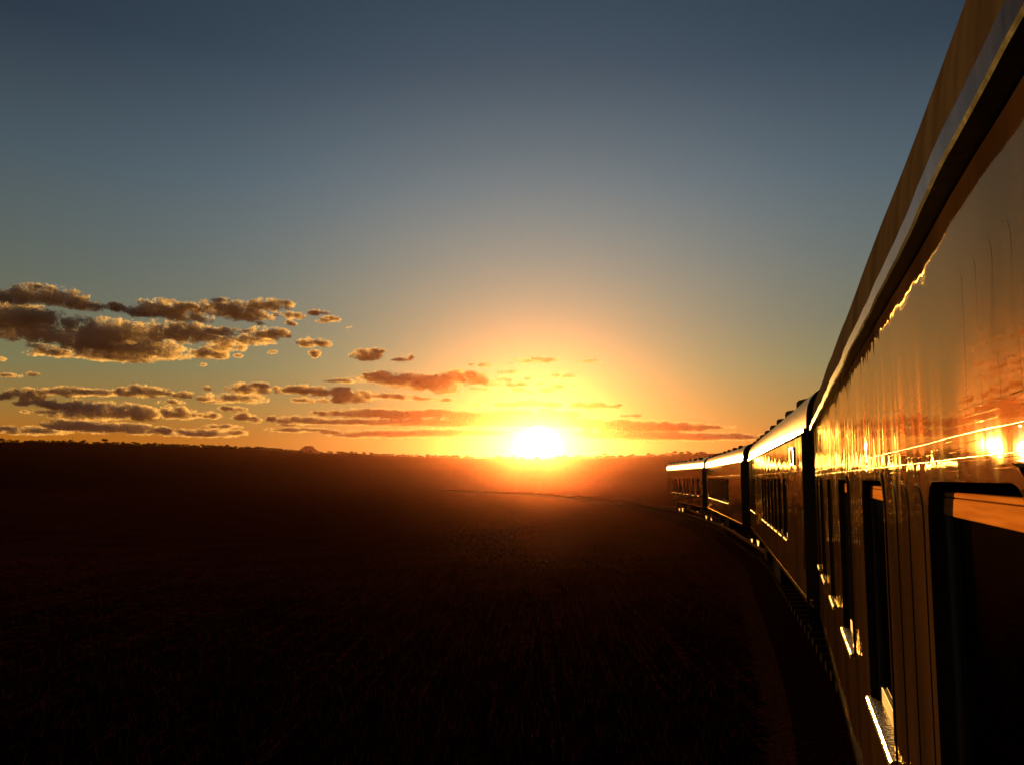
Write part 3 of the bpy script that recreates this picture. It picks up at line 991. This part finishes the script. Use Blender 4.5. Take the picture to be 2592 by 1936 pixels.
def make_world():
    w = bpy.data.worlds.new('World'); sc.world = w; w.use_nodes = True
    nt = w.node_tree; nt.nodes.clear()
    N = nt.nodes.new; Lk = nt.links.new
    out = N('ShaderNodeOutputWorld'); bg = N('ShaderNodeBackground'); bg.inputs['Strength'].default_value = .1
    Lk(bg.outputs[0], out.inputs['Surface'])
    tc = N('ShaderNodeTexCoord')
    nrm = N('ShaderNodeVectorMath'); nrm.operation = 'NORMALIZE'; Lk(tc.outputs['Generated'], nrm.inputs[0])
    sep = N('ShaderNodeSeparateXYZ'); Lk(nrm.outputs[0], sep.inputs[0])

    def math_(op, a, b=None):
        n = N('ShaderNodeMath'); n.operation = op
        for k, v in enumerate((a, b)):
            if v is None: continue
            if isinstance(v, (int, float)): n.inputs[k].default_value = v
            else: Lk(v, n.inputs[k])
        return n.outputs[0]
    el = math_('MULTIPLY', math_('ARCSINE', sep.outputs['Z']), 180 / pi)
    # elevation gradient, far from the sun
    rp = N('ShaderNodeValToRGB'); cr = rp.color_ramp
    stops = [(-6, (.04, .018, .010)), (0, (.42, .12, .012)), (2.4, (.48, .155, .010)), (4.2, (.36, .20, .042)), (7, (.22, .21, .085)), (10, (.155, .165, .100)),
             (14, (.110, .130, .108)), (19, (.066, .092, .104)), (26, (.024, .034, .050)), (34, (.013, .020, .032)), (60, (.008, .013, .024))]
    E0, E1 = -6.0, 60.0
    fac = math_('DIVIDE', math_('SUBTRACT', el, E0), E1 - E0)
    while len(cr.elements) < len(stops): cr.elements.new(.5)
    for e, (a, c) in zip(cr.elements, stops): e.position = (a - E0) / (E1 - E0)
    for e, (a, c) in zip(cr.elements, stops): e.color = (*c, 1)
    Lk(fac, rp.inputs[0])
    # aureole round the sun
    sd = Vector((sin(SUN_AZ) * cos(SUN_EL), cos(SUN_AZ) * cos(SUN_EL), sin(SUN_EL)))
    dt = N('ShaderNodeVectorMath'); dt.operation = 'DOT_PRODUCT'; Lk(nrm.outputs[0], dt.inputs[0]); dt.inputs[1].default_value = sd
    th = math_('MULTIPLY', math_('ARCCOSINE', math_('MINIMUM', dt.outputs['Value'], .9999999)), 180 / pi)
    total = None
    hi = N('ShaderNodeMapRange'); hi.interpolation_type = 'SMOOTHSTEP'
    hi.inputs[1].default_value = 2; hi.inputs[2].default_value = 19; Lk(el, hi.inputs[0])
    GLOW = [(2.2, (9.0, 8.0, 5.0), 0.85, None), (1.0, (1.6, .95, .16), 2.6, None), (1.0, (.60, .29, .040), 5.2, None), (2.0, (.25, .195, .075), 15.0, None),
            (2.0, (.036, .095, .155), 28.0, hi.outputs[0])]

    def scaled(col, f):
        m = N('ShaderNodeVectorMath'); m.operation = 'SCALE'
        if isinstance(col, tuple): m.inputs[0].default_value = col
        else: Lk(col, m.inputs[0])
        if isinstance(f, (int, float)): m.inputs['Scale'].default_value = f
        else: Lk(f, m.inputs['Scale'])
        return m.outputs[0]

    def plus(a, b):
        m = N('ShaderNodeVectorMath'); m.operation = 'ADD'; Lk(a, m.inputs[0]); Lk(b, m.inputs[1]); return m.outputs[0]
    total = scaled(rp.outputs[0], 10 * K * .85)
    for pw, col, t0, msk in GLOW:
        e = math_('POWER', 2.718281828, math_('MULTIPLY', math_('POWER', math_('DIVIDE', th, t0), pw), -1.0))
        if msk is not None: e = math_('MULTIPLY', e, msk)
        total = plus(total, scaled(col, math_('MULTIPLY', e, 10 * K)))
    sky = N('ShaderNodeTexSky'); sky.sky_type = 'NISHITA'; sky.sun_disc = False
    sky.sun_elevation = SUN_EL; sky.sun_rotation = SUN_AZ; sky.altitude = 900; sky.dust_density = 2.0
    total = plus(total, scaled(sky.outputs[0], .004))
    Lk(total, bg.inputs['Color'])


make_world()

sl = bpy.data.lights.new('sun', 'SUN'); sl.energy = 5.0; sl.angle = R(.53); sl.color = (1, .50, .10)
so = bpy.data.objects.new('sun', sl); COL.objects.link(so)
sdir = Vector((sin(SUN_AZ) * cos(SUN_EL), cos(SUN_AZ) * cos(SUN_EL), sin(SUN_EL)))
so.rotation_euler = (-sdir).to_track_quat('-Z', 'Y').to_euler(); so.location = (0, 20, 40)

cam = bpy.data.cameras.new('camera'); co = bpy.data.objects.new('camera', cam); COL.objects.link(co)
cam.sensor_width = 36; cam.lens = 36 * 2200 / 2592; cam.clip_start = .02; cam.clip_end = 60000
co.location = CAM; co.rotation_euler = (R(90) + PITCH, 0, 0)
sc.camera = co

sc.view_settings.view_transform = 'Standard'; sc.view_settings.look = 'None'
sc.view_settings.exposure = EXPOSURE; sc.view_settings.gamma = 1
cy = sc.cycles
cy.use_denoising = True
cy.max_bounces = 6; cy.diffuse_bounces = 3; cy.glossy_bounces = 4; cy.transparent_max_bounces = 8; cy.volume_bounces = 0
cy.caustics_reflective = False; cy.caustics_refractive = False
cy.sample_clamp_indirect = 4.0
